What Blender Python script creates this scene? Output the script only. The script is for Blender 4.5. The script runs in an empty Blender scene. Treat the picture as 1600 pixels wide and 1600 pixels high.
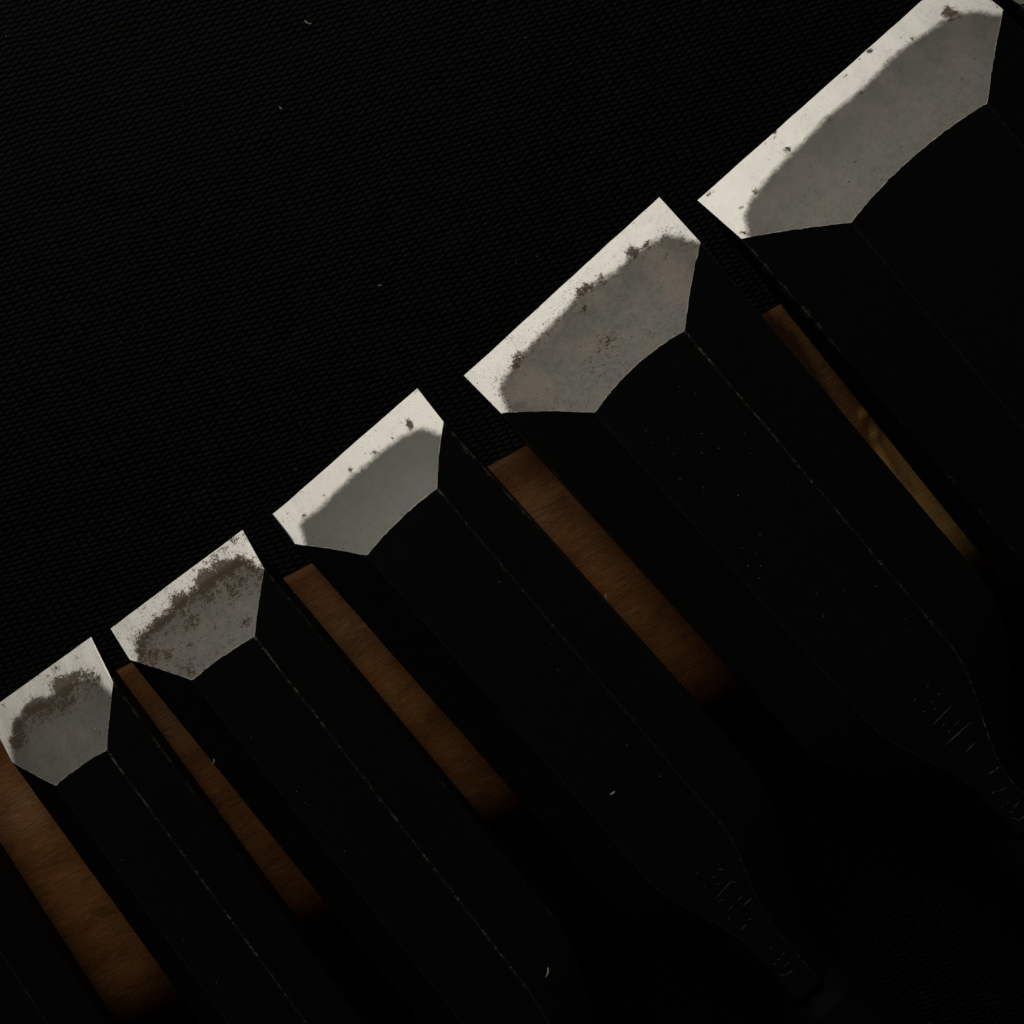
import bpy, math, random
from math import sin, cos, pi, radians, exp, hypot
from mathutils import Vector, Matrix, noise as mnoise

random.seed(7)
sc = bpy.context.scene
col = sc.collection
U = 120.0            # drawing units per centimetre (1 Blender unit = 1 cm)
D = 2200.0           # camera height above the plane the chisels lie in, drawing units
CLOTH_Z = -152.0     # cloth below that plane

# ------------------------------------------------------------------ camera
cam_d = bpy.data.cameras.new('camera')
cam = bpy.data.objects.new('camera', cam_d); col.objects.link(cam)
cam.location = (0, 0, D / U)
cam_d.sensor_width = 36.0; cam_d.sensor_height = 36.0; cam_d.sensor_fit = 'HORIZONTAL'
cam_d.lens = 36.0 * D / 1600.0
cam_d.clip_start = 0.5; cam_d.clip_end = 1000.0
sc.camera = cam

# ------------------------------------------------------------------ light: one big soft window, low on the side the edges point to
world = bpy.data.worlds.new('World'); sc.world = world
world.use_nodes = True
bg = world.node_tree.nodes['Background']
bg.inputs['Color'].default_value = (1.0, 1.0, 1.0, 1); bg.inputs['Strength'].default_value = 0.0025
EL, AZ, DIST = radians(32), radians(122), 100.0
lamp_d = bpy.data.lights.new('window_light', 'AREA')
lamp_d.shape = 'RECTANGLE'; lamp_d.size = 84.0; lamp_d.size_y = 62.0
lamp_d.energy = 30000.0
lamp_d.color = (1.0, 0.962, 0.89)
lamp = bpy.data.objects.new('window_light', lamp_d); col.objects.link(lamp)
ld = Vector((cos(EL) * cos(AZ), cos(EL) * sin(AZ), sin(EL)))
lamp.location = ld * DIST
lamp.rotation_euler = ld.to_track_quat('Z', 'Y').to_euler()

vs = sc.view_settings
sc.display_settings.display_device = 'sRGB'
vs.view_transform = 'Standard'; vs.look = 'None'; vs.exposure = 0.0; vs.gamma = 1.0; vs.use_curve_mapping = False
sc.cycles.max_bounces = 6
sc.cycles.sample_clamp_indirect = 3.0

# ------------------------------------------------------------------ helpers
def W3(x, y, z):
    """drawing units (x right, y down, z up; origin under the lens) -> world centimetres"""
    return (x / U, -y / U, z / U)
def onplane(px, py, z):
    """point of the photograph at height z, drawing units"""
    return ((px - 800) * (D - z) / D, (py - 800) * (D - z) / D)
def photo(x, y, z):
    return (800 + x * D / (D - z), 800 + y * D / (D - z))
def sm(a, b, x):
    if a == b: return 0.0 if x < a else 1.0
    x = min(1.0, max(0.0, (x - a) / (b - a))); return x * x * (3 - 2 * x)
def lerp(a, b, t): return a + (b - a) * t
def nz(x, y=0.0, z=0.0): return mnoise.noise(Vector((x, y, z)))

def mesh_obj(name, verts, faces, mat, parent=None, attrs=None, uv=None, smooth=False):
    me = bpy.data.meshes.new(name)
    me.from_pydata(verts, [], faces)
    if attrs:
        for k, vals in attrs.items():
            a = me.attributes.new(k, 'FLOAT', 'POINT'); a.data.foreach_set('value', vals)
    if uv:
        l = me.uv_layers.new(name='UVMap')
        vi = [0] * len(me.loops); me.loops.foreach_get('vertex_index', vi)
        flat = []
        for i in vi: flat += uv[i]
        l.data.foreach_set('uv', flat)
    if smooth: me.polygons.foreach_set('use_smooth', [True] * len(me.polygons))
    me.materials.append(mat); me.update()
    o = bpy.data.objects.new(name, me); col.objects.link(o)
    if parent: o.parent = parent
    return o
def tag(o, label=None, cat=None, group=None, kind=None):
    if label: o['label'] = label
    if cat: o['category'] = cat
    if group: o['group'] = group
    if kind: o['kind'] = kind
    return o

class NT:
    def __init__(s, name):
        s.m = bpy.data.materials.new(name); s.m.use_nodes = True
        s.t = s.m.node_tree; s.b = s.t.nodes['Principled BSDF']
    def n(s, typ, ins=None, **kw):
        nd = s.t.nodes.new(typ)
        for k, v in kw.items(): setattr(nd, k, v)
        if ins:
            for k, v in ins.items(): s.put(nd.inputs[k], v)
        return nd
    def put(s, sock, v):
        if isinstance(v, bpy.types.NodeSocket): s.t.links.new(v, sock)
        else: sock.default_value = v
    def math(s, op, a, b=0.0, c=0.0, clamp=False):
        nd = s.n('ShaderNodeMath', operation=op, use_clamp=clamp)
        s.put(nd.inputs[0], a); s.put(nd.inputs[1], b); s.put(nd.inputs[2], c); return nd.outputs[0]
    def mix(s, f, a, b):
        nd = s.n('ShaderNodeMix', data_type='RGBA')
        s.put(nd.inputs[0], f); s.put(nd.inputs[6], a); s.put(nd.inputs[7], b); return nd.outputs[2]
    def fmix(s, f, a, b):
        nd = s.n('ShaderNodeMix', data_type='FLOAT')
        s.put(nd.inputs[0], f); s.put(nd.inputs[2], a); s.put(nd.inputs[3], b); return nd.outputs[0]
    def step(s, v, a, b, lo=0.0, hi=1.0):
        nd = s.n('ShaderNodeMapRange', interpolation_type='SMOOTHSTEP')
        s.put(nd.inputs[0], v)
        for i, x in ((1, a), (2, b), (3, lo), (4, hi)): s.put(nd.inputs[i], x)
        return nd.outputs[0]
    def attr(s, name): return s.n('ShaderNodeAttribute', attribute_name=name).outputs['Fac']
    def uv(s, scale=(1, 1, 1), off=(0, 0, 0)):
        m = s.n('ShaderNodeMapping', {'Vector': s.n('ShaderNodeUVMap', uv_map='UVMap').outputs[0], 'Scale': scale, 'Location': off}); return m.outputs[0]
    def obj(s, scale=(1, 1, 1), rot=(0, 0, 0)):
        m = s.n('ShaderNodeMapping', {'Vector': s.n('ShaderNodeTexCoord').outputs['Object'], 'Scale': scale, 'Rotation': rot}); return m.outputs[0]
    def noise(s, vec, scale, detail=3.0, rough=0.55):
        return s.n('ShaderNodeTexNoise', {'Vector': vec, 'Scale': scale, 'Detail': detail, 'Roughness': rough}).outputs['Fac']
    def bump(s, h, strength, dist, normal=None):
        nd = s.n('ShaderNodeBump', {'Height': h, 'Strength': strength, 'Distance': dist})
        if normal is not None: s.put(nd.inputs['Normal'], normal)
        return nd.outputs[0]

# ------------------------------------------------------------------ materials
def mat_bevel():
    k = NT('ground_bevel_metal')
    lam = k.attr('lam'); stain = k.attr('stain'); heel = k.attr('edge'); dull = k.attr('dull'); pepper = k.attr('pepper')
    uv = k.uv()
    n_f = k.noise(uv, 26.0, 4.0, 0.6)
    n_c = k.noise(uv, 2.2, 3.0, 0.5)
    n_m = k.noise(uv, 9.0, 5.0, 0.65)
    wob = k.math('MULTIPLY', k.math('SUBTRACT', n_m, 0.5), 12.0)
    wob2 = k.math('MULTIPLY', k.math('SUBTRACT', n_f, 0.5), 5.0)
    lw = k.math('ADD', k.math('ADD', lam, wob), wob2)
    iron = k.step(lw, -5.5, 7.0)
    steel_c = k.mix(n_c, (0.61, 0.592, 0.55, 1), (0.71, 0.69, 0.645, 1))
    sc1 = k.noise(k.uv((110, 4, 1)), 1.0, 5.0, 0.75)
    steel_c = k.mix(k.math('MULTIPLY', k.step(sc1, 0.50, 0.72), 0.28), steel_c, (0.40, 0.385, 0.35, 1))
    steel_c = k.mix(k.math('MULTIPLY', k.step(k.noise(uv, 6.0, 5.0, 0.65), 0.52, 0.75), 0.22), steel_c, (0.42, 0.40, 0.355, 1))
    g = k.step(lam, 0.0, 110.0)
    iron_c = k.mix(g, (0.124, 0.123, 0.110, 1), (0.182, 0.178, 0.159, 1))
    iron_c = k.mix(k.math('MULTIPLY', pepper, 0.75), k.mix(0.5, iron_c, k.mix(g, (0.116, 0.125, 0.104, 1), (0.166, 0.176, 0.147, 1))), iron_c)
    mott = k.step(k.math('ADD', k.math('MULTIPLY', n_m, 0.6), k.math('MULTIPLY', n_f, 0.4)), 0.42, 0.62)
    iron_c = k.mix(k.math('MULTIPLY', mott, k.math('ADD', 0.10, k.math('MULTIPLY', pepper, 0.35))), iron_c, (0.095, 0.084, 0.072, 1))
    iron_c = k.mix(k.math('MULTIPLY', k.step(sc1, 0.5, 0.75), 0.2), iron_c, (0.11, 0.105, 0.095, 1))
    iron_c = k.mix(k.math('MULTIPLY', k.step(n_c, 0.42, 0.62), k.math('MULTIPLY', pepper, 0.4)), iron_c, (0.24, 0.196, 0.168, 1))
    c = k.mix(iron, steel_c, iron_c)
    # rust clusters and fine pits
    n_r = k.noise(uv, 15.0, 6.0, 0.75)
    n_r2 = k.noise(uv, 42.0, 3.0, 0.6)
    rr = k.math('ADD', k.math('MULTIPLY', n_r, 0.65), k.math('MULTIPLY', n_r2, 0.35))
    halo = k.step(k.math('ADD', stain, k.math('MULTIPLY', k.math('SUBTRACT', n_r, 0.5), 3.0)), 0.30, 1.15)
    c = k.mix(k.math('MULTIPLY', halo, 0.50), c, (0.150, 0.106, 0.064, 1))
    st = k.step(k.math('ADD', rr, k.math('MULTIPLY', stain, 0.185)), 0.625, 0.71)
    st = k.math('MULTIPLY', st, k.math('ADD', 0.45, k.math('MULTIPLY', n_r2, 0.6)))
    c = k.mix(st, c, (0.078, 0.054, 0.031, 1))
    heel_glint = k.math('MULTIPLY', k.step(heel, 0.2, 2.0, 1.0, 0.0), k.step(n_m, 0.42, 0.62))  # broken glints along the heel, painted into the metal colour
    c = k.mix(k.math('MULTIPLY', heel_glint, 0.7), c, (0.50, 0.48, 0.43, 1))
    # peppering: small dark pits, thicker near the weld line and the very edge
    pep = k.noise(k.uv((1, 1, 1), (31, 5, 0)), 30.0, 3.0, 0.6)
    pz = k.step(k.noise(k.uv((1, 1, 1), (11, 2, 0)), 5.0, 3.0, 0.6), 0.42, 0.66)
    near = k.math('MAXIMUM', k.step(k.math('ABSOLUTE', lam), 4.0, 34.0, 1.0, 0.0), k.math('MULTIPLY', stain, 0.8))
    pep = k.math('MULTIPLY', k.step(k.math('ADD', pep, k.math('MULTIPLY', near, k.math('ADD', 0.03, k.math('MULTIPLY', pepper, k.math('MULTIPLY', pz, 0.12))))), 0.69, 0.735), 0.65)
    c = k.mix(pep, c, (0.085, 0.070, 0.052, 1))
    pit = k.step(k.noise(uv, 21.0, 2.0, 0.5), 0.69, 0.73)
    pit2 = k.step(k.noise(k.uv((1, 1, 1), (7, 3, 0)), 60.0, 1.0, 0.5), 0.755, 0.80)
    pits = k.math('MULTIPLY', k.math('MAXIMUM', pit, pit2), 0.75)
    c = k.mix(pits, c, (0.075, 0.062, 0.048, 1))
    c = k.mix(dull, c, (0.13, 0.122, 0.108, 1))
    k.put(k.b.inputs['Base Color'], c)
    k.put(k.b.inputs['Metallic'], k.math('SUBTRACT', 1.0, k.math('MULTIPLY', st, 0.5)))
    rg = k.fmix(iron, 0.40, 0.48)
    rg = k.math('ADD', rg, k.math('MULTIPLY', st, 0.2))
    k.put(k.b.inputs['Roughness'], rg)
    scr = k.noise(k.uv((60, 3, 1)), 1.0, 4.0, 0.7)
    grit = k.noise(uv, 90.0, 2.0, 0.5)
    h = k.math('ADD', k.math('MULTIPLY', scr, 0.5), k.math('MULTIPLY', grit, 0.8))
    h = k.math('SUBTRACT', h, k.math('MULTIPLY', k.math('MAXIMUM', st, pits), 0.6))
    k.put(k.b.inputs['Normal'], k.bump(h, 0.30, 0.006, k.bump(k.noise(uv, 3.0, 3.0), 0.25, 0.02)))
    return k.m

def mat_black():
    k = NT('black_forged_steel')
    ed = k.attr('ed'); wear_glint = k.attr('wear_glint'); chips = k.attr('chips')
    uv = k.uv()
    n1 = k.noise(k.uv((1, 1.6, 1)), 3.2, 6.0, 0.78)      # broken along the arris
    n2 = k.noise(uv, 40.0, 3.0, 0.6)
    base = k.mix(k.noise(uv, 5.0, 4.0), (0.0035, 0.0036, 0.0033, 1), (0.0085, 0.0085, 0.0078, 1))
    nn = k.math('ADD', k.math('MULTIPLY', n1, 0.7), k.math('MULTIPLY', n2, 0.3))
    nick = k.step(k.noise(k.uv((1, 1, 1), (2, 6, 0)), 11.0, 2.0, 0.5), 0.42, 0.56)
    thr = k.math('SUBTRACT', k.math('ADD', nn, k.math('MULTIPLY', wear_glint, 0.26)), k.math('MULTIPLY', k.math('SUBTRACT', 1.0, nick), 0.16))
    line = k.math('MULTIPLY', k.step(ed, 0.0, 1.4, 1.0, 0.0), k.step(thr, 0.56, 0.80))  # worn bare arris, with ridge highlights put into the colour
    line = k.math('MAXIMUM', line, k.math('MULTIPLY', k.step(ed, 0.0, 1.2, 1.0, 0.0), k.math('MULTIPLY', k.step(n2, 0.35, 0.65), k.math('ADD', 0.07, k.math('MULTIPLY', wear_glint, 0.10)))))
    # chips reaching in from the arris, streaked across
    streak = k.step(k.noise(k.uv((5, 75, 1)), 1.0, 4.0, 0.7), 0.38, 0.68)
    patch = k.noise(uv, 4.0, 2.0, 0.5)
    reach = k.math('MULTIPLY', k.math('MULTIPLY', chips, 17.0), k.math('MULTIPLY', streak, k.step(patch, 0.38, 0.68)))
    ch = k.step(k.math('SUBTRACT', reach, ed), 0.0, 2.0)
    # small scratches and pinholes
    sp = k.step(k.noise(k.uv((1, 1, 1), (3, 9, 1)), 34.0, 2.0, 0.6), 0.70, 0.78)
    sp = k.math('MULTIPLY', sp, k.step(k.noise(uv, 3.0, 2.0), 0.45, 0.65))
    bare = k.math('MAXIMUM', k.math('MULTIPLY', line, 0.75), k.math('MULTIPLY', ch, 0.42))
    bare = k.math('MAXIMUM', bare, k.math('MULTIPLY', sp, 0.22))
    k.put(k.b.inputs['Base Color'], k.mix(bare, base, (0.30, 0.29, 0.26, 1)))
    k.put(k.b.inputs['Metallic'], k.math('MULTIPLY', bare, 0.55))
    k.put(k.b.inputs['Roughness'], k.fmix(bare, 0.50, 0.52))
    k.put(k.b.inputs['Specular IOR Level'], 0.16)
    mill = k.n('ShaderNodeTexWave', {'Vector': k.uv((1, 1, 1)), 'Scale': 9.0, 'Distortion': 1.5, 'Detail': 2.0, 'Detail Scale': 2.0}, bands_direction='Y').outputs['Fac']
    h = k.math('ADD', k.math('MULTIPLY', mill, 0.25), k.math('ADD', k.math('MULTIPLY', n2, 0.6), k.math('MULTIPLY', k.noise(uv, 8.0, 5.0, 0.7), 1.2)))
    k.put(k.b.inputs['Normal'], k.bump(h, 0.35, 0.006))
    return k.m

def mat_wood():
    k = NT('brown_waxed_wood')
    pale = k.attr('pale'); dark = k.attr('dark'); scuff = k.attr('scuff')
    fib = k.noise(k.uv((4.0, 26.0, 1)), 1.0, 6.0, 0.72)
    fine = k.noise(k.uv((16.0, 60.0, 1)), 1.0, 4.0, 0.7)
    ring = k.noise(k.uv((0.5, 2.0, 1)), 1.0, 3.0, 0.5)
    blot = k.noise(k.uv((2.2, 3.4, 1)), 1.0, 6.0, 0.68)
    c = k.mix(k.step(ring, 0.3, 0.7), (0.22, 0.082, 0.020, 1), (0.34, 0.142, 0.042, 1))
    c = k.mix(k.math('MULTIPLY', k.step(fib, 0.42, 0.72), 0.45), c, (0.46, 0.25, 0.10, 1))
    c = k.mix(k.math('MULTIPLY', k.step(fine, 0.48, 0.68), 0.28), c, (0.08, 0.032, 0.009, 1))
    c = k.mix(k.math('MULTIPLY', k.step(blot, 0.45, 0.75), 0.7), c, (0.115, 0.040, 0.010, 1))
    pores = k.step(k.noise(k.uv((18, 42, 1), (4, 4, 0)), 1.0, 3.0, 0.6), 0.60, 0.72)
    c = k.mix(k.math('MULTIPLY', pores, 0.7), c, (0.075, 0.027, 0.008, 1))
    scr = k.step(k.noise(k.uv((3.0, 48, 1), (9, 1, 0)), 1.0, 4.0, 0.7), 0.50, 0.68)
    c = k.mix(k.math('MULTIPLY', scr, k.math('MULTIPLY', scuff, 1.1)), c, (0.66, 0.42, 0.25, 1))
    c = k.mix(k.math('MULTIPLY', scuff, 0.22), c, (0.50, 0.31, 0.16, 1))
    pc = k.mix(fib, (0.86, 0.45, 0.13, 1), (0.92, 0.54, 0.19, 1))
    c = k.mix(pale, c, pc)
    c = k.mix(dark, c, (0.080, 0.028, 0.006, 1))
    k.put(k.b.inputs['Base Color'], c)
    k.put(k.b.inputs['Roughness'], k.fmix(fib, 0.45, 0.65))
    k.put(k.b.inputs['Specular IOR Level'], 0.15)
    h = k.math('ADD', fib, k.math('MULTIPLY', fine, 0.35))
    k.put(k.b.inputs['Normal'], k.bump(h, 0.6, 0.016, k.bump(blot, 0.4, 0.05)))
    return k.m

def mat_cloth():
    """ribbed twill: a skewed lattice of short slanted floats"""
    k = NT('black_woven_cloth')
    tc = k.n('ShaderNodeTexCoord').outputs['Object']
    warp = k.n('ShaderNodeTexNoise', {'Vector': tc, 'Scale': 1.1, 'Detail': 2.0}).outputs['Color']
    wv = k.n('ShaderNodeVectorMath', {0: warp, 1: (0.5, 0.5, 0.5)}, operation='SUBTRACT').outputs[0]
    wv = k.n('ShaderNodeVectorMath', {0: wv, 'Scale': 0.14}, operation='SCALE').outputs[0]
    p = k.n('ShaderNodeVectorMath', {0: tc, 1: wv}, operation='ADD').outputs[0]
    f = (D - CLOTH_Z) / D / U
    a = (4.7 * f, -7.4 * f); b = (14.6 * f, 3.7 * f)          # lattice vectors, cm, y up
    det = a[0] * b[1] - a[1] * b[0]
    dot = lambda v, w: k.n('ShaderNodeVectorMath', {0: v, 1: w}, operation='DOT_PRODUCT').outputs['Value']
    i = dot(p, (b[1] / det, -b[0] / det, 0)); j = dot(p, (-a[1] / det, a[0] / det, 0))
    fi = k.math('SUBTRACT', k.math('FRACT', i), 0.5); fj = k.math('SUBTRACT', k.math('FRACT', j), 0.5)
    lx = k.math('ADD', k.math('MULTIPLY', fi, a[0]), k.math('MULTIPLY', fj, b[0]))
    ly = k.math('ADD', k.math('MULTIPLY', fi, a[1]), k.math('MULTIPLY', fj, b[1]))
    th = radians(27); ca, sa = cos(th), sin(th)
    ex = k.math('ADD', k.math('MULTIPLY', lx, ca / (6.2 * f)), k.math('MULTIPLY', ly, sa / (6.2 * f)))
    ey = k.math('ADD', k.math('MULTIPLY', lx, -sa / (2.9 * f)), k.math('MULTIPLY', ly, ca / (2.9 * f)))
    r2 = k.math('ADD', k.math('MULTIPLY', ex, ex), k.math('MULTIPLY', ey, ey))
    h = k.step(r2, 0.0, 1.9, 1.0, 0.0)
    cell = k.n('ShaderNodeCombineXYZ', {0: k.math('FLOOR', i), 1: k.math('FLOOR', j)}).outputs[0]
    rnd = k.n('ShaderNodeTexWhiteNoise', {'Vector': cell}, noise_dimensions='2D').outputs['Value']
    fold = k.noise(tc, 0.55, 4.0, 0.6)
    dust = k.step(k.noise(k.obj((1.6, 0.7, 1), (0, 0, radians(40))), 0.8, 5.0, 0.7), 0.56, 0.78)
    amt = k.math('MULTIPLY', k.math('ADD', 0.35, k.math('MULTIPLY', rnd, 1.0)), k.math('ADD', 0.65, k.math('MULTIPLY', dust, 1.9)))
    hc = k.math('MULTIPLY', h, amt)
    c = k.mix(hc, (0.0034, 0.0038, 0.0037, 1), (0.0112, 0.0121, 0.0117, 1))
    k.put(k.b.inputs['Base Color'], c)
    k.put(k.b.inputs['Roughness'], 0.52)
    k.put(k.b.inputs['Specular IOR Level'], 0.05)
    k.put(k.b.inputs['Normal'], k.bump(h, 0.6, 0.02, k.bump(fold, 0.6, 0.12)))
    return k.m

def mat_plain(name, c, rough=0.6, metal=0.0, spec=0.3, ns=20.0, amt=0.3):
    k = NT(name)
    n = k.noise(k.obj(), ns, 4.0, 0.6)
    c2 = tuple(x * (1 - amt) for x in c[:3]) + (1,)
    k.put(k.b.inputs['Base Color'], k.mix(n, tuple(c[:3]) + (1,), c2))
    k.put(k.b.inputs['Roughness'], rough); k.put(k.b.inputs['Metallic'], metal)
    k.put(k.b.inputs['Specular IOR Level'], spec)
    k.put(k.b.inputs['Normal'], k.bump(n, 0.3, 0.01))
    return k.m

M_BEV, M_BLK, M_WOOD, M_CLOTH = mat_bevel(), mat_black(), mat_wood(), mat_cloth()
M_MARK = mat_plain('scraped_steel', (0.16, 0.155, 0.14), 0.6, 0.3, 0.2, 60, 0.7)
M_LINT = mat_plain('pale_lint', (0.55, 0.54, 0.50), 0.9, 0.0, 0.1, 30, 0.3)
M_HANDLE = mat_plain('dark_red_oak_handle', (0.10, 0.045, 0.02), 0.5, 0.0, 0.3, 9, 0.5)

# ------------------------------------------------------------------ the cloth
def build_cloth():
    n = 60; R = 60.0
    vs_, fs = [], []
    for i in range(n + 1):
        for j in range(n + 1):
            x = -R + 2 * R * i / n; y = -R + 2 * R * j / n
            z = CLOTH_Z / U + 0.012 * nz(x * 0.35, y * 0.35, 3.0) - 0.012
            vs_.append((x, y, z))
    for i in range(n):
        for j in range(n):
            a = i * (n + 1) + j; fs.append((a, a + n + 1, a + n + 2, a + 1))
    o = mesh_obj('cloth_ground', vs_, fs, M_CLOTH, smooth=True)
    tag(o, 'black ribbed woven cloth that everything is laid out on', None, None, 'structure')
build_cloth()

# ------------------------------------------------------------------ the wooden bar across the cloth, under the blades
def build_bar():
    a = onplane(1212, 481, -62); b = onplane(195, 1040, -62)
    ax = (b[0] - a[0], b[1] - a[1]); L = hypot(*ax); dx = (ax[0] / L, ax[1] / L)      # along, towards lower left
    nxv = (-dx[1], dx[0])
    if nxv[1] < 0: nxv = (-nxv[0], -nxv[1])                                           # across, towards lower right
    hw, top, bot = 273.0, -34.0, CLOTH_Z + 1
    cen = (a[0] + nxv[0] * hw, a[1] + nxv[1] * hw)
    NL, prof = 300, []
    zc = bot + 24
    def topz(w):                       # crowned board, small front arris, well rounded back edge
        q = w / hw
        z = top - 20.0 * q * q
        fr, bk = 14.0, 110.0
        if w < -hw + fr: a_ = (-hw + fr - w) / fr; z -= 10.0 * (1 - math.sqrt(max(0, 1 - a_ * a_)))
        if w > hw - bk: a_ = (w - hw + bk) / bk; z -= 86.0 * (1 - math.sqrt(max(0, 1 - a_ * a_)))
        return z
    ws = [-hw + 14 * (1 - cos(pi / 2 * i / 8)) for i in range(8)] + [lerp(-hw + 14, hw - 110, i / 34) for i in range(34)] + [hw - 110 + 110 * sin(pi / 2 * i / 24) for i in range(25)]
    prof = [(w, topz(w)) for w in ws] + [(hw - 6, bot), (0, bot), (-hw + 3, bot)]
    l0, l1 = -520.0, L + 620.0
    vs_, fs, uv, pale, dark, scuff = [], [], [], [], [], []
    crack = [(1196, 480), (1212, 497), (1240, 522), (1269, 566), (1296, 610), (1312, 640)]
    crack2 = [(1366, 678), (1378, 690), (1392, 712), (1405, 738), (1424, 764)]
    def seg(p, P):
        best = 1e9
        for (x0, y0), (x1, y1) in zip(P, P[1:]):
            vx, vy = x1 - x0, y1 - y0; q = ((p[0] - x0) * vx + (p[1] - y0) * vy) / (vx * vx + vy * vy); q = min(1, max(0, q))
            best = min(best, hypot(p[0] - x0 - q * vx, p[1] - y0 - q * vy))
        return best
    acc = 0
    for i in range(NL + 1):
        f = i / NL
        # finer spacing over the stretch beside the widest blades
        l = l0 + (l1 - l0) * f
        wv = 1 + 0.012 * nz(l * 0.004, 1.3)
        per = 0.0; last = None
        for j, (w, z) in enumerate(prof):
            w2 = w * wv + 1.6 * nz(l * 0.01, w * 0.004, 5.0)
            z2 = min(top, z + 0.9 * nz(l * 0.02, w * 0.01, 9.0)) if z > zc else z
            x = cen[0] + dx[0] * l + nxv[0] * w2; y = cen[1] + dx[1] * l + nxv[1] * w2
            if last: per += hypot(w - last[0], z - last[1])
            last = (w, z)
            vs_.append(W3(x, y, z2)); uv.append((l / U, per / U))
            p = photo(x, y, z2)
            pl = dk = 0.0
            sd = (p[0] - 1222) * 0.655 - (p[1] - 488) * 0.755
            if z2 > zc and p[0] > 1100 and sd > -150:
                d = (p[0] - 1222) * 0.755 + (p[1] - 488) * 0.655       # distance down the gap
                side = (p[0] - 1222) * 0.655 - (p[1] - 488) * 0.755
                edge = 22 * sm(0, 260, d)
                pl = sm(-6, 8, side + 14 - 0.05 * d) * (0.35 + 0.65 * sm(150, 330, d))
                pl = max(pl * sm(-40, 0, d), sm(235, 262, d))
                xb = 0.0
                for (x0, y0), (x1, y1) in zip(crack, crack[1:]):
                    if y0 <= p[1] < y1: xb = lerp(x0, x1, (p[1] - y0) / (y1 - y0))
                dark_wood = sm(-3, 5, xb - p[0]) * 0.9 if xb else 0.0  # very dark wood to the left of the crack line
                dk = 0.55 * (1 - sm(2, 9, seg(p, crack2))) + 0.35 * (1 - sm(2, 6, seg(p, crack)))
                dk = max(dk, dark_wood)
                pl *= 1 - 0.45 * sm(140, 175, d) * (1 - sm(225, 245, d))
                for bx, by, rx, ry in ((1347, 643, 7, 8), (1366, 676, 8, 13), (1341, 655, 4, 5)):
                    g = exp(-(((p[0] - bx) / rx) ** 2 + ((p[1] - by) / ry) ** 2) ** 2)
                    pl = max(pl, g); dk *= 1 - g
            edge_dark = (1 - sm(-hw + 8, -hw + 70, w + 22 * nz(l * 0.01, w * 0.01, 2.0))) * 0.52 + 0.48 * sm(-40, hw - 60, w)  # darker at the front edge and gradually towards the back
            edge_dark *= 1 - pl
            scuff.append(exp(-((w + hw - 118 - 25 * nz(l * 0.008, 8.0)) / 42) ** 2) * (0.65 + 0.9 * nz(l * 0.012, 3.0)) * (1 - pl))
            pale.append(pl); dark.append(min(1, max(dk, edge_dark)))
    n = len(prof)
    for i in range(NL):
        for j in range(n):
            a_ = i * n + j; b_ = i * n + (j + 1) % n
            fs.append((a_, b_, b_ + n, a_ + n))
    fs.append(tuple(range(n))[::-1]); fs.append(tuple(NL * n + j for j in range(n)))
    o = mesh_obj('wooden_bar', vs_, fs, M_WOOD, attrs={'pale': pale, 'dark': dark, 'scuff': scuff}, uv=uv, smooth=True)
    tag(o, 'brown rounded wooden bar lying crosswise under all the chisel blades', 'wooden bar')
build_bar()

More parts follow.
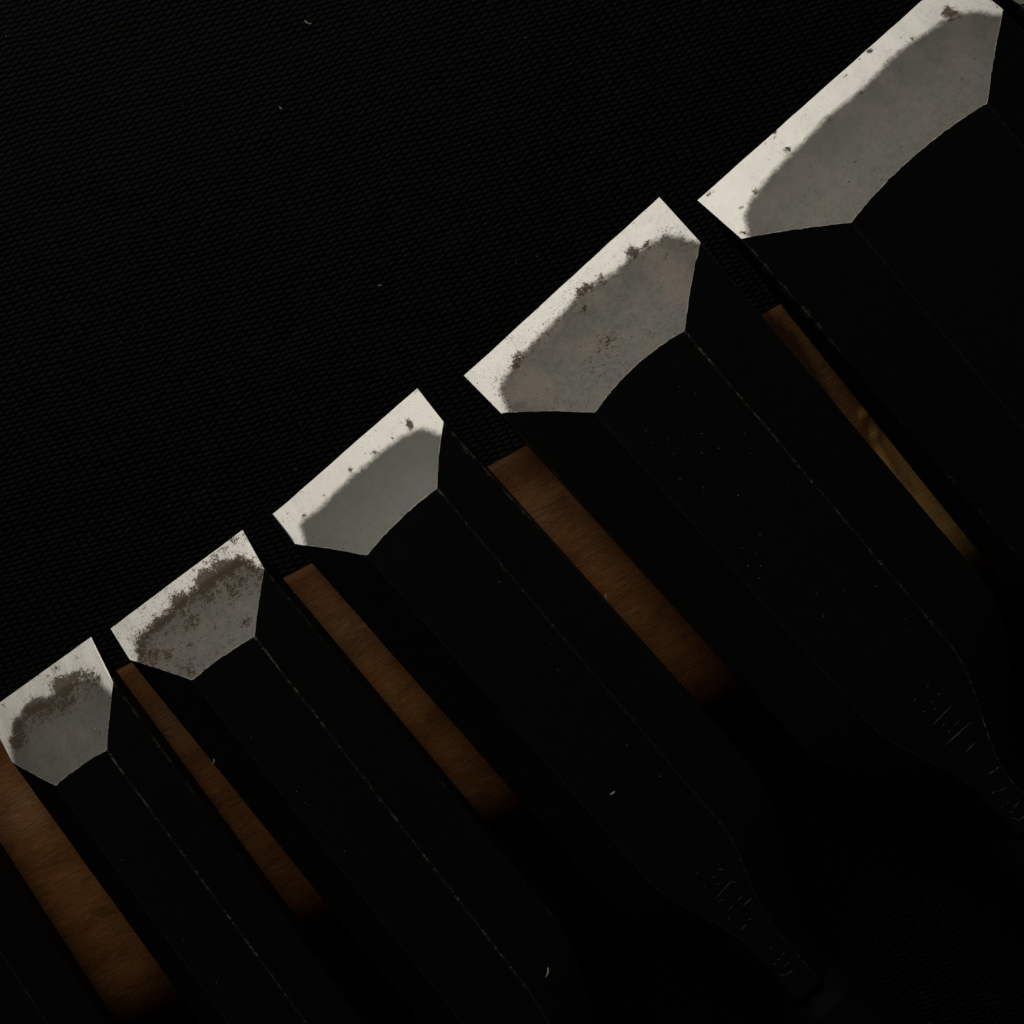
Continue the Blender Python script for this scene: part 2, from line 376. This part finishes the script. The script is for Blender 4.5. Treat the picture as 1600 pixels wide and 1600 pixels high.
# ------------------------------------------------------------------ chisels
def chisel(sp):
    th = sp['th']; ox, oy = sp['o']; K = sp['K']; sl = sp['sl']; idx = sp['i']
    u = (cos(th), sin(th)); v = (u[1], -u[0])
    root = bpy.data.objects.new('chisel', None); col.objects.link(root)
    g = sp.get('lift', 0.0); gs = (D - g) / D          # the widest one lies a little higher than the rest
    root.location = W3(ox * gs, oy * gs, g); root.scale = (gs, gs, gs); root.rotation_euler = (0, 0, -th)
    root.empty_display_size = 0.5
    tag(root, sp['label'], 'chisel', 'japanese bench chisels fanned out on the bar')
    # child space: x along the blade towards the handle, y = to the image's right of the axis, z up
    def L3(s, t, z): return (t / U, s / U, z / U)
    def ph(s, t, z): return photo(ox + v[0] * s + u[0] * t, oy + v[1] * s + u[1] * t, z)
    tipL, tipR, cR, hR, hL, cL = K
    keys = [cL, hL, hR, cR]
    hollow = sp.get('hollow', (2.0, 9.0, 2.5))       # how far the heel line bows towards the edge, by facet
    slK = [sl[3], sl[2], sl[1], sl[0]]
    cot = sum(k_[1] / k_[2] for k_ in (cR, hR, hL, cL)) / 4
    # ring of samples over the top of the blade, left to right
    ring = []    # (facet, frac, a, ed)
    for f in range(3):
        A, B = keys[f], keys[f + 1]
        ln = hypot(B[0] - A[0], B[1] - A[1], B[2] - A[2])
        c = 1.3
        fr = [c / ln, 2.6 / ln, 6.0 / ln, 14.0 / ln]
        m = max(4, int(ln / 6)); lo, hi = 22.0 / ln, 1 - 22.0 / ln
        fr += [lerp(lo, hi, q / m) for q in range(m + 1)]
        fr += [1 - x for x in (14.0 / ln, 6.0 / ln, 2.6 / ln, c / ln)]
        for q in fr: ring.append((f, q, min(q, 1 - q) * ln - c))
    def start(f, q):
        A, B = keys[f], keys[f + 1]
        s, t, z = (lerp(A[i], B[i], q) for i in range(3))
        bow = hollow[f] * 4 * q * (1 - q)
        irr = 0.9 * nz(s * 0.09, idx * 7.1) + 0.9 * nz(s * 0.35, idx * 3.3) + 0.6 * nz(s * 0.9, idx * 5.3)
        return s, t - bow + irr, z - (bow - irr) / cot, bow
    st = [start(f, q) for f, q, _ in ring]
    n = len(ring)
    # ---- bevel plane
    NR = 56
    bv, battr, bstain, buv, bedge, bdull, bpep = [], [], [], [], [], [], []
    total = st[-1][0] - st[0][0]
    lamp_, blobs = sp['lam'], sp.get('blobs', [])
    def ext(P):
        (x0, y0), (x1, y1) = P[-2], P[-1]; d = hypot(x1 - x0, y1 - y0); return P + [(x1 + (x1 - x0) / d * 14, y1 + (y1 - y0) / d * 14)]
    poly = ext(lamp_) if lamp_ else None
    if poly: full = poly + [(poly[-1][0] + u[0] * 420, poly[-1][1] + u[1] * 420), (poly[0][0] + u[0] * 420, poly[0][1] + u[1] * 420)]
    def lamval(s, t, z):
        if not poly: return t - 66 - 18 * nz(s * 0.01, 4.4)
        x, y = ph(s, t, z)
        best = 1e9
        for (x0, y0), (x1, y1) in zip(poly, poly[1:]):
            vx, vy = x1 - x0, y1 - y0; q = ((x - x0) * vx + (y - y0) * vy) / (vx * vx + vy * vy); q = min(1, max(0, q))
            best = min(best, hypot(x - x0 - q * vx, y - y0 - q * vy))
        ins = False
        for (x0, y0), (x1, y1) in zip(full, full[1:] + full[:1]):
            if (y0 > y) != (y1 > y) and x < (x1 - x0) * (y - y0) / (y1 - y0) + x0: ins = not ins
        return best if ins else -best
    for kx in range(n):
        s1, t1, z1, _ = st[kx]
        a = (s1 - st[0][0]) / total
        s0, t0 = lerp(tipL[0], tipR[0], a), lerp(tipL[1], tipR[1], a)
        t0 += 0.7 * nz(s0 * 0.03, idx * 2.2) + sp.get('nick', lambda s: 0.0)(s0)
        if kx == 0: s0, t0 = tipL[0], tipL[1] + sp.get('roundL', 0)
        if kx == n - 1: s0, t0 = tipR[0], tipR[1] + sp.get('roundR', 0)
        for r in range(NR + 1):
            q = (r / NR)
            s, t, z = lerp(s0, s1, q), lerp(t0, t1, q), lerp(0.6, z1, q)
            bv.append(L3(s, t, z)); buv.append(((s + 900 * idx) / U, t / U))
            lv = lamval(s, t, z); battr.append(lv)
            x, y = ph(s, t, z); w = 0.0
            for bx, by, rad, amp in blobs: w += amp * (1.25 if idx <= 3 else 1.0) * exp(-((x - bx) ** 2 + (y - by) ** 2) / (rad * rad))
            w += sp.get('line', 0) * exp(-((lv - 4) / 9) ** 2) + sp.get('band', 0) * exp(-((lv - 16) / 18) ** 2) + sp.get('all', 0)
            bstain.append(min(1.6, w)); bedge.append((1 - q) * hypot(s1 - s0, t1 - t0)); bdull.append(sp.get('dull', 0.0)); bpep.append(sp.get('pep', 0.5))
    steel, iron = [], []
    for kx in range(n - 1):
        for r in range(NR):
            a0 = kx * (NR + 1) + r; f4 = (a0, a0 + 1, a0 + NR + 2, a0 + NR + 1)
            m = sum(battr[i] for i in f4)
            (steel if m < 0 else iron).append(f4)
    def sub(name, faces, label):
        used = sorted({i for f in faces for i in f}); mp = {i: j for j, i in enumerate(used)}
        pick = lambda arr: [arr[i] for i in used]
        o = mesh_obj(name, pick(bv), [tuple(mp[i] for i in f) for f in faces], M_BEV, root,
                     {'lam': pick(battr), 'stain': pick(bstain), 'edge': pick(bedge), 'dull': pick(bdull), 'pepper': pick(bpep)}, pick(buv), smooth=True)
        if label: o['label'] = label
        return o
    sub('cutting_steel', steel, 'bright hard steel strip along the cutting edge')
    sub('bevel_iron', iron, 'dull grey soft iron of the sloping tip face')
    # ---- body: blade, shoulders and neck, lofted from the heel of the bevel
    T0 = 775.0; NECK = 1084.0; RE = sp.get('re', 1020)
    lams = [0, .006, .015, .03] + [0.03 + 0.97 * i / 44 for i in range(1, 45)]
    stations = [('b', x) for x in lams] + [('n', T0 + (NECK - T0) * i / 34) for i in range(1, 35)]
    verts, attr_ed, uvb, wear_glint, chips = [], [], [], [], []
    def keypos(kf, t):            # s and z of a key line at along t, before the shoulder
        k_ = keys[kf]; tt = min(t, T0); return k_[0] + slK[kf] * (tt - k_[1]), k_[2]
    HWN, RWN = 47.0, 23.0
    m_bot = 3
    full_n = n + 2 + m_bot
    wprof = sp.get('wear_glint', (1, 1, 1, 1)); cprof = sp.get('chips', (0, 0))
    for kind, x in stations:
        row = []
        for (f, q, ed), (s0, t0, z0, bow) in zip(ring, st):
            t = lerp(t0, T0, x) if kind == 'b' else x
            sA, zA = keypos(f, t); sB, zB = keypos(f + 1, t)
            # make the first ring meet the bevel exactly
            s = lerp(sA, sB, q); z = lerp(zA, zB, q) - bow / cot * (1.0 if t < 600 else 1 - sm(600, 900, t))
            if kind == 'b':
                bl = 1 - sm(0.0, 0.12, x); s = lerp(s, s0, bl); z = lerp(z, z0, bl)
            if t > T0 - 5:
                fo = sm(770, 1086, t); fr_ = sm(800, RE, t)
                def key_n(kf):
                    s_, z_ = keypos(kf, t)
                    if kf in (0, 3):
                        return lerp(s_, (-HWN if kf == 0 else HWN), fo), lerp(z_, 26.0, fo)
                    return lerp(s_, (-RWN if kf == 1 else RWN), fr_), lerp(z_, 74.0, fr_)
                a_, b_ = key_n(f), key_n(f + 1); s = lerp(a_[0], b_[0], q); z = lerp(a_[1], b_[1], q) - bow / cot * (1 - sm(600, 900, t))
                z -= 2.5 * sin(pi * sm(770, 1100, t)) * (1 if f == 1 else 0.5)
            wob = 0.9 * nz(t * 0.012, f + idx * 3.0) + 0.45 * nz(t * 0.06, f * 2.0 + idx, 2.0)
            s += wob * (1 - sm(0, 60, t - t0) * 0 if t - t0 > 60 else (t - t0) / 60)
            row.append((s, t, z, max(0.0, ed), f, q))
        # side and underside
        tb = lambda k_: lerp(k_[1], T0, x) if kind == 'b' else x
        fo = sm(770, 1086, tb(tipR))
        def under(sgn):
            k_, kf = (tipR, 3) if sgn > 0 else (tipL, 0)
            t = tb(k_); s = k_[0] + (slK[kf] if sgn > 0 else sp.get('under', slK[kf])) * (min(t, T0) - k_[1])
            return lerp(s, sgn * 26.0, fo), t, lerp(0.0, -6.0, fo)
        r_ = under(1); l_ = under(-1)
        row.append((r_[0], r_[1], r_[2], 6.0, 3, 0))
        for i in range(1, m_bot + 1):
            q = i / (m_bot + 1); row.append((lerp(r_[0], l_[0], q), lerp(r_[1], l_[1], q), lerp(r_[2], l_[2], q), 30.0, 3, 0))
        row.append((l_[0], l_[1], l_[2], 6.0, 3, 0))
        for s, t, z, ed, f, q in row:
            verts.append(L3(s, t, z)); attr_ed.append(ed); uvb.append(((s + 1300 * idx) / U, t / U))
            if f == 0: w_ = wprof[0] if q < .5 else wprof[1]
            elif f == 1: w_ = wprof[1] if q < .5 else wprof[2]
            elif f == 2: w_ = wprof[2] if q < .5 else wprof[3]
            else: w_ = 0
            wear_glint.append(w_ * (1 + 1.3 * exp(-max(0.0, t - 150) / 45.0)))  # arris wear plus painted glint, stronger just behind the heel
            c_ = 0.0
            if f == 0 and q < .5: c_ = cprof[0]
            if f == 2 and q > .5: c_ = cprof[1]
            chips.append(c_ * (1 - sm(150, 420, t)))
    fs = []
    m = full_n
    for i in range(len(stations) - 1):
        for j in range(m):
            a = i * m + j; b = i * m + (j + 1) % m
            fs.append((a, b, b + m, a + m))
    fs.append(tuple((len(stations) - 1) * m + j for j in range(m))[::-1])
    body = mesh_obj('blade_body', verts, fs, M_BLK, root, {'ed': attr_ed, 'wear_glint': wear_glint, 'chips': chips}, uvb)
    # ---- ferrule and handle (past the frame's edge)
    ZC = 6.0
    def lathe(name, prof, mat, seg=40, zc=None):
        zc = ZC if zc is None else zc
        vv, ff = [], []
        for t, r in prof:
            for i in range(seg):
                a = 2 * pi * i / seg; vv.append(L3(r * cos(a), t, zc + r * sin(a)))
        for i in range(len(prof) - 1):
            for j in range(seg):
                a = i * seg + j; b = i * seg + (j + 1) % seg; ff.append((a, b, b + seg, a + seg))
        ff.append(tuple(range(seg))[::-1]); ff.append(tuple((len(prof) - 1) * seg + j for j in range(seg)))
        o = mesh_obj(name, vv, ff, mat, root, smooth=False); return o
    R0 = sp.get('rh', 146.0)
    lathe('ferrule', [(1070, 38), (1082, 46), (1100, 58), (1125, 70), (1150, 76), (1262, 104), (1268, 100)], M_PLAINBLK)
    lathe('handle', [(1266, 102), (1290, 112), (1420, R0 - 4), (1600, R0), (2300, R0), (2420, R0 - 6), (2424, R0 - 14)], M_HANDLE)
    lathe('striking_hoop', [(2335, R0 + 1), (2335, R0 + 8), (2385, R0 + 8), (2385, R0 + 1)], M_PLAINBLK)
    # ---- chiselled signature: shallow scraped strokes
    marks = sp.get('marks')
    if marks:
        vv, ff = [], []
        def topz(t, s):
            zt = lerp((hL[2] + hR[2]) / 2, 74.0, sm(800, RE, t)) - 2.5 * sin(pi * sm(770, 1100, t)) - hollow[1] / cot * (1 - sm(600, 900, t)) * max(0, 1 - (s / 90) ** 2)
            rw = lerp((hR[0] - hL[0]) / 2, RWN, sm(800, RE, t))
            zt -= max(0, abs(s) - rw) * 0.55
            return zt
        for x0, y0, x1, y1, w in marks:
            P = []
            for (x, y) in ((x0, y0), (x1, y1)):
                X, Y = onplane(x, y, 72.0); X -= ox; Y -= oy
                P.append((X * v[0] + Y * v[1], X * u[0] + Y * u[1]))
            if max(P[0][1], P[1][1]) > 1070: continue
            ds, dt = P[1][0] - P[0][0], P[1][1] - P[0][1]; L_ = hypot(ds, dt) or 1; ns, nt = -dt / L_ * w, ds / L_ * w
            seg = max(2, int(L_ / 7)); base = len(vv)
            for i in range(seg + 1):
                q = i / seg; s, t = lerp(P[0][0], P[1][0], q), lerp(P[0][1], P[1][1], q)
                k_ = 0.25 + 0.75 * abs(sin(pi * min(1, q * 1.15))) * (0.75 + 0.5 * nz(s * .3, t * .3))
                z = topz(t, s)
                vv += [L3(s - ns * k_, t - nt * k_, z - 0.5), L3(s, t, z + 0.9), L3(s + ns * k_, t + nt * k_, z - 0.5)]
            for i in range(seg):
                a = base + i * 3; ff += [(a, a + 1, a + 4, a + 3), (a + 1, a + 2, a + 5, a + 4), (a + 2, a, a + 3, a + 5)]
        o = mesh_obj('signature', vv, ff, M_MARK, root)
        o['label'] = 'hand chiselled maker signature strokes near the shoulder'; o['kind'] = 'stuff'
    return root
M_PLAINBLK = mat_plain('black_ferrule_steel', (0.0035, 0.0035, 0.0035), 0.6, 0.0, 0.1, 12, 0.4)

def strokes(ox, oy, sc_, L):
    return [(ox + a / sc_, oy + b / sc_, ox + c / sc_, oy + d / sc_, w) for a, b, c, d, w in L]
marks2 = strokes(1300, 900, 4.0, [
    (632, 932, 748, 812, 1.0), (712, 1058, 872, 914, 1.3), (836, 1104, 892, 1044, 1.3), (560, 856, 584, 844, 1.2), (636, 840, 656, 824, 1.1),
    (688, 944, 706, 922, .9), (766, 936, 800, 904, .8), (724, 984, 742, 964, .9), (508, 788, 528, 764, .8), (598, 700, 606, 680, .7),
    (664, 744, 678, 738, 1.3), (618, 792, 632, 786, .9), (972, 1240, 1020, 1216, 1.2), (1020, 1216, 1042, 1192, 1.1)])
marks2n = strokes(1300, 900, 4.0, [
    (996, 1366, 1016, 1346, 1.0), (1034, 1350, 1090, 1320, .8), (1034, 1392, 1050, 1400, 1.0), (1056, 1440, 1068, 1444, 1.2), (1130, 1452, 1170, 1408, .9),
    (1112, 1508, 1168, 1524, 1.2), (1168, 1524, 1200, 1500, 1.0), (1090, 1422, 1104, 1410, .8), (1110, 1476, 1126, 1470, .8), (1140, 1386, 1172, 1392, .7)])
marks3 = strokes(1000, 1200, 2.6667, [
    (312, 552, 346, 512, .9), (346, 512, 382, 474, .9), (382, 474, 402, 482, .8), (326, 426, 348, 424, .9), (228, 446, 246, 432, .7), (264, 500, 276, 492, .8),
    (320, 562, 354, 546, .8), (370, 594, 388, 578, .9), (410, 552, 428, 538, .8), (430, 576, 466, 544, 1.0), (364, 634, 376, 624, .9),
    (390, 650, 404, 680, .7), (420, 676, 446, 652, 1.1), (448, 634, 464, 630, .8), (300, 462, 316, 450, .6), (318, 488, 330, 484, .6)])
marks3n = strokes(1000, 1200, 2.6667, [
    (580, 860, 606, 862, 1.2), (606, 862, 636, 842, 1.1), (554, 820, 566, 812, .9), (540, 752, 552, 744, .6), (570, 800, 588, 790, .6), (602, 826, 622, 806, .6), (590, 780, 604, 768, .6)])

SPECS = [
 dict(i=1, o=(491.2, -667.1), th=0.8625, K=[(-270.0, 5.9, 0), (268.3, -4.4, 0), (266.1, 91.7, 43.2), (135.4, 185.2, 84.3), (-137.0, 188.6, 83.8), (-268.5, 96.8, 41.5)],
      sl=[0.0, -0.02, -0.0136, 0.012], lift=16.0, under=-0.034, rh=150.0, hollow=(2.5, 13.0, 2.0), wear_glint=(.3, .1, .1, .2), chips=(1.0, 0.1), pep=.6, line=.12, all=0.0,
      lam=[(1169, 371), (1163, 340), (1169, 318), (1183, 297), (1206, 270), (1232, 243), (1262, 213), (1293, 180), (1330, 152), (1352, 133), (1380, 103), (1414, 71), (1450, 48), (1472, 32), (1497, 19), (1531, 17), (1567, 23)],
      blobs=[(1480, 18, 9, 1.1), (1492, 22, 13, .6), (1358, 80, 4, .9), (1344, 92, 3, .9), (1320, 118, 4, .8), (1345, 145, 5, .9), (1385, 95, 4, .7), (1425, 58, 5, .8), (1107, 304, 4, .9), (1157, 323, 4, .8), (1210, 205, 5, .8), (1463, 67, 3, 1.0), (1505, 123, 5, .7), (1231, 235, 7, 1.0), (1178, 298, 7, .7), (1296, 185, 6, .6), (1162, 364, 6, 1.0), (1209, 213, 6, .5), (1351, 125, 4, .6), (1406, 36, 4, .6), (1113, 297, 6, .4), (1360, 80, 5, .5), (1385, 50, 5, .4), (1213, 340, 4, .6)],
      label='widest chisel at the right, its long grey tip reaching the top edge'),
 dict(i=2, o=(77.2, -352.0), th=0.8645, K=[(-206.0, 7.0, 0), (207.1, -7.3, 0), (202.8, 90.3, 37.0), (89.4, 178.9, 70.9), (-94.2, 185.2, 72.0), (-202.2, 90.8, 34.1)],
      sl=[-0.01, -0.0042, 0.0155, 0.0297], hollow=(4.0, 11.0, 3.5), wear_glint=(.2, .05, .5, .3), chips=(.25, .15), pep=1.0, line=.33, band=.08, all=.18, marks=marks2 + marks2n,
      lam=[(796, 646), (786, 627), (780, 608), (788, 589), (802, 571), (827, 539), (855, 511), (883, 483), (905, 458), (939, 436), (961, 424), (980, 405), (1008, 385), (1039, 366), (1061, 369), (1093, 380)],
      blobs=[(988, 393, 9, 1.0), (906, 455, 7, .8), (918, 447, 8, .7), (938, 434, 6, .6), (1010, 381, 6, .5), (808, 557, 8, .6), (805, 569, 6, .6), (775, 592, 5, .4), (795, 530, 12, .25), (940, 560, 40, .22), (912, 486, 10, .5), (1040, 402, 6, .5), (950, 528, 20, .25), (860, 640, 30, .18)],
      label='second widest chisel with a speckled tip and signature strokes at its shoulder'),
 dict(i=3, o=(-260.7, -94.7), th=0.8567, K=[(-151.6, 0.4, 0), (149.6, -0.5, 0), (147.0, 67.5, 32.5), (72.8, 140.9, 68.3), (-74.0, 148.2, 72.1), (-150.8, 59.8, 29.4)],
      sl=[0.0147, -0.0124, -0.0005, 0.0076], hollow=(2.0, 4.5, 2.5), re=985, dull=.11, pep=.2, wear_glint=(.1, .0, .3, .2), chips=(0, .75), line=.10, roundL=5, marks=marks3 + marks3n,
      lam=[(476, 851), (472, 835), (468, 820), (475, 810), (495, 797), (520, 772), (545, 747), (570, 727), (595, 705), (620, 687), (641, 674), (662, 668), (675, 672), (691, 680)],
      blobs=[(639, 661, 7, 1.0), (643, 668, 6, .6), (547, 735, 7, .7), (583, 709, 6, .6), (586, 705, 4, .5), (612, 683, 5, .5), (475, 805, 4, .7), (508, 774, 3, .9), (570, 681, 5, .4), (650, 612, 4, .6)],
      label='middle chisel with the cleanest evenly grey tip face'),
 dict(i=4, o=(-523.9, 104.9), th=0.9013, K=[(-128.7, -3.6, 0), (128.4, 3.5, 0), (123.2, 74.2, 32.7), (53.7, 149.3, 70.6), (-61.7, 142.1, 70.0), (-128.0, 55.4, 29.9)],
      sl=[0.0249, -0.0104, -0.0024, 0.0089], hollow=(1.5, 3.0, 2.0), wear_glint=(.1, .0, .52, .3), chips=(0, .15), dull=.14, pep=.8, line=.55, band=.20, all=.36,
      lam=[(216, 1035), (214, 1015), (212, 1000), (232, 980), (255, 965), (272, 945), (295, 927), (310, 915), (330, 900), (350, 885), (370, 872), (387, 875), (411, 891)],
      blobs=[(275, 935, 9, .9), (284, 940, 8, .5), (322, 896, 12, .9), (345, 884, 11, .7), (312, 908, 8, .6), (355, 890, 14, .6), (248, 970, 10, .7), (374, 875, 8, .3), (300, 972, 14, .6), (365, 925, 16, .5), (325, 930, 14, .5), (240, 1022, 10, .6), (263, 1022, 9, .7), (295, 1045, 14, .5), (365, 843, 9, .5), (348, 858, 6, .5), (335, 870, 8, .45), (385, 972, 9, .5), (295, 1008, 6, .6), (378, 908, 9, .5)],
      label='chisel with brown rust mottling all over its tip, next to the middle one'),
 dict(i=5, o=(-740.3, 253.0), th=0.9406, K=[(-100.5, 0.5, 0), (101.5, 2.3, 0), (99.7, 81.7, 40.2), (42.9, 162.0, 79.4), (-51.6, 160.2, 78.2), (-97.5, 89.0, 43.3)],
      sl=[-0.0005, 0.0018, -0.0028, -0.0051], hollow=(-1.5, 3.0, 1.0), wear_glint=(.1, .0, .52, .2), chips=(0, .5), dull=.08, pep=.5, line=.38, band=.20, all=.02, roundR=3,
      lam=[(21, 1190), (16, 1170), (16, 1152), (22, 1133), (37, 1109), (61, 1096), (83, 1085), (109, 1069), (136, 1058), (157, 1065), (173, 1082)],
      blobs=[(90, 1068, 13, 1.5), (118, 1056, 11, 1.3), (104, 1066, 10, .8), (56, 1097, 13, 1.1), (44, 1108, 9, .8), (27, 1128, 10, .9), (140, 1052, 12, .8), (154, 1060, 8, .7), (86, 1044, 7, .9), (118, 1029, 5, .8), (72, 1055, 4, .8), (110, 1098, 20, .7), (60, 1120, 20, .5), (85, 1112, 20, .5), (35, 1150, 16, .7), (20, 1158, 8, .5), (28, 1165, 10, .6), (5, 1102, 4, .6), (140, 1088, 14, .4), (58, 1196, 4, .6)],
      label='narrow chisel at the left with dark scalloped rust along its tip face'),
]
# the narrowest one, whose tip lies outside the frame at lower left
_x, _y = onplane(25, 1385, 36); th6 = 0.998
_v = (sin(th6), -cos(th6)); _u = (cos(th6), sin(th6))
ox6, oy6 = _x - _v[0] * 92 - _u[0] * 262, _y - _v[1] * 92 - _u[1] * 262
SPECS.append(dict(i=6, o=(ox6, oy6), th=th6, K=[(-93, 0, 0), (93, 0, 0), (92, 76, 36), (38, 158, 78), (-38, 158, 78), (-92, 76, 36)],
      sl=[0, 0, 0, 0], hollow=(1, 2, 1), wear_glint=(.1, .1, .25, .1), lam=None, line=.3,
      label='narrowest chisel at the lower left corner, only its black body in view'))
# the one beyond the widest, of which only a bright corner shows at top right
th0 = 0.83
_x, _y = onplane(1592, 7, 44)
_v = (sin(th0), -cos(th0)); _u = (cos(th0), sin(th0))
ox0, oy0 = _x + _v[0] * 300 - _u[0] * 94, _y + _v[1] * 300 - _u[1] * 94
SPECS.append(dict(i=0, o=(ox0, oy0), th=th0, K=[(-302, 4, 0), (302, -4, 0), (300, 92, 44), (160, 190, 86), (-160, 190, 86), (-300, 94, 44)],
      sl=[0, 0, 0, 0.02], hollow=(2, 12, 2), wear_glint=(.6, .3, .1, .2), chips=(.8, 0), lam=None, line=.1,
      label='chisel at the top right corner, only a bright sliver of its tip in view'))
for sp in SPECS: chisel(sp)

# ------------------------------------------------------------------ lint
def fibre(name, pts, w, label, group='stray pale lint fibres'):
    """pts: photo x, y and height above the blade plane"""
    P = []
    for x, y, z in pts:
        X, Y = onplane(x, y, z); P.append(Vector((X, Y, z)))
    c = sum(P, Vector()) / len(P)
    vv, ff = [], []
    seg = 6
    m = len(P)
    for i, p in enumerate(P):
        d = (P[min(m - 1, i + 1)] - P[max(0, i - 1)]).normalized()
        a = d.cross(Vector((0, 0, 1))).normalized(); b = Vector((0, 0, 1))
        r = w * (0.35 + 0.65 * sin(pi * (i + .5) / m))
        for j in range(seg):
            q = 2 * pi * j / seg; e = p - c + a * r * cos(q) + b * r * sin(q) * .6
            vv.append(W3(e.x, e.y, e.z))
    for i in range(m - 1):
        for j in range(seg):
            a = i * seg + j; b = i * seg + (j + 1) % seg; ff.append((a, b, b + seg, a + seg))
    ff.append(tuple(range(seg))[::-1]); ff.append(tuple((m - 1) * seg + j for j in range(seg)))
    o = mesh_obj(name, vv, ff, M_LINT, smooth=True); o.location = W3(*c)
    tag(o, label, 'lint', group)
CZ = CLOTH_Z + 2
fibre('lint_fibre', [(856, 1512, 74), (857, 1517, 75), (856, 1522, 75), (853, 1527, 74)], 1.8, 'brightest curved lint fibre at the bottom centre, on black steel')
fibre('lint_fibre', [(476, 32, CZ), (480, 36, CZ + 1), (485, 38, CZ + 1), (487, 36, CZ)], 1.5, 'pale lint curl on the cloth nearest the top edge')
fibre('lint_fibre', [(437, 167, CZ), (439, 170, CZ + 1), (442, 171, CZ)], 1.5, 'small lint speck on the open cloth below the top curl')
fibre('lint_fibre', [(591, 447, CZ), (594, 446, CZ + 1), (597, 445, CZ)], 1.1, 'tiny lint speck alone in the middle of the cloth')
fibre('lint_fibre', [(954, 1242, 72), (957, 1240, 73), (961, 1237, 72)], 2.0, 'lint speck on the middle chisel near its shoulder')
fibre('lint_fibre', [(331, 1194, 72), (334, 1192, 73), (335, 1189, 73), (334, 1186, 72)], .9, 'thin hooked lint fibre on the rust mottled chisel body')
fibre('lint_fibre', [(149, 1143, 70), (150, 1140, 70.5), (150, 1137, 69)], 1.3, 'pale speck on the scalloped rust tip')
fibre('lint_fibre', [(456, 923, 1), (458, 926, 1.6), (461, 926, 1)], 1.6, 'pale crumb at the top of the wood beside the middle chisel')
fibre('lint_fibre', [(946, 928, 0), (947, 934, .6), (948, 940, 0)], .9, 'thin upright fibre on the wood beside the second widest chisel')
# dust: tiny specks nobody could count, scattered over cloth and blades
def dust():
    vv, ff = [], []
    def speck(x, y, z, r):
        X, Y = onplane(x, y, z); b = len(vv); a0 = random.random() * 6.28; el = random.uniform(.4, 1)
        for i in range(4):
            a = a0 + i * pi / 2; k_ = 1 if i % 2 else el
            vv.append(W3(X + r * k_ * cos(a), Y + r * k_ * sin(a), z))
        vv.append(W3(X, Y, z + r * .5))
        for i in range(4): ff.append((b + i, b + (i + 1) % 4, b + 4))
    for _ in range(260):
        x, y = random.uniform(-50, 1650), random.uniform(-50, 1650)
        speck(x, y, CLOTH_Z + .8, random.uniform(.35, .9) if random.random() < .9 else 1.2)
    for s_ in SPECS:                                   # on the flat top faces
        th, (ox, oy), K = s_['th'], s_['o'], s_['K']; u = (cos(th), sin(th)); v = (u[1], -u[0])
        for _ in range(44):
            t = random.uniform(230, 800); s = random.uniform(K[4][0] * .75, K[3][0] * .75)
            z = (K[3][2] + K[4][2]) / 2 - 4.0 * (1 - (s / K[3][0]) ** 2) + .6
            X = ox + v[0] * s + u[0] * t; Y = oy + v[1] * s + u[1] * t; p = photo(X, Y, z)
            speck(p[0], p[1], z, random.uniform(.4, 1.0))
    o = mesh_obj('dust', vv, ff, M_LINT)
    tag(o, 'fine pale dust specks scattered over the cloth and blades', None, None, 'stuff')
dust()
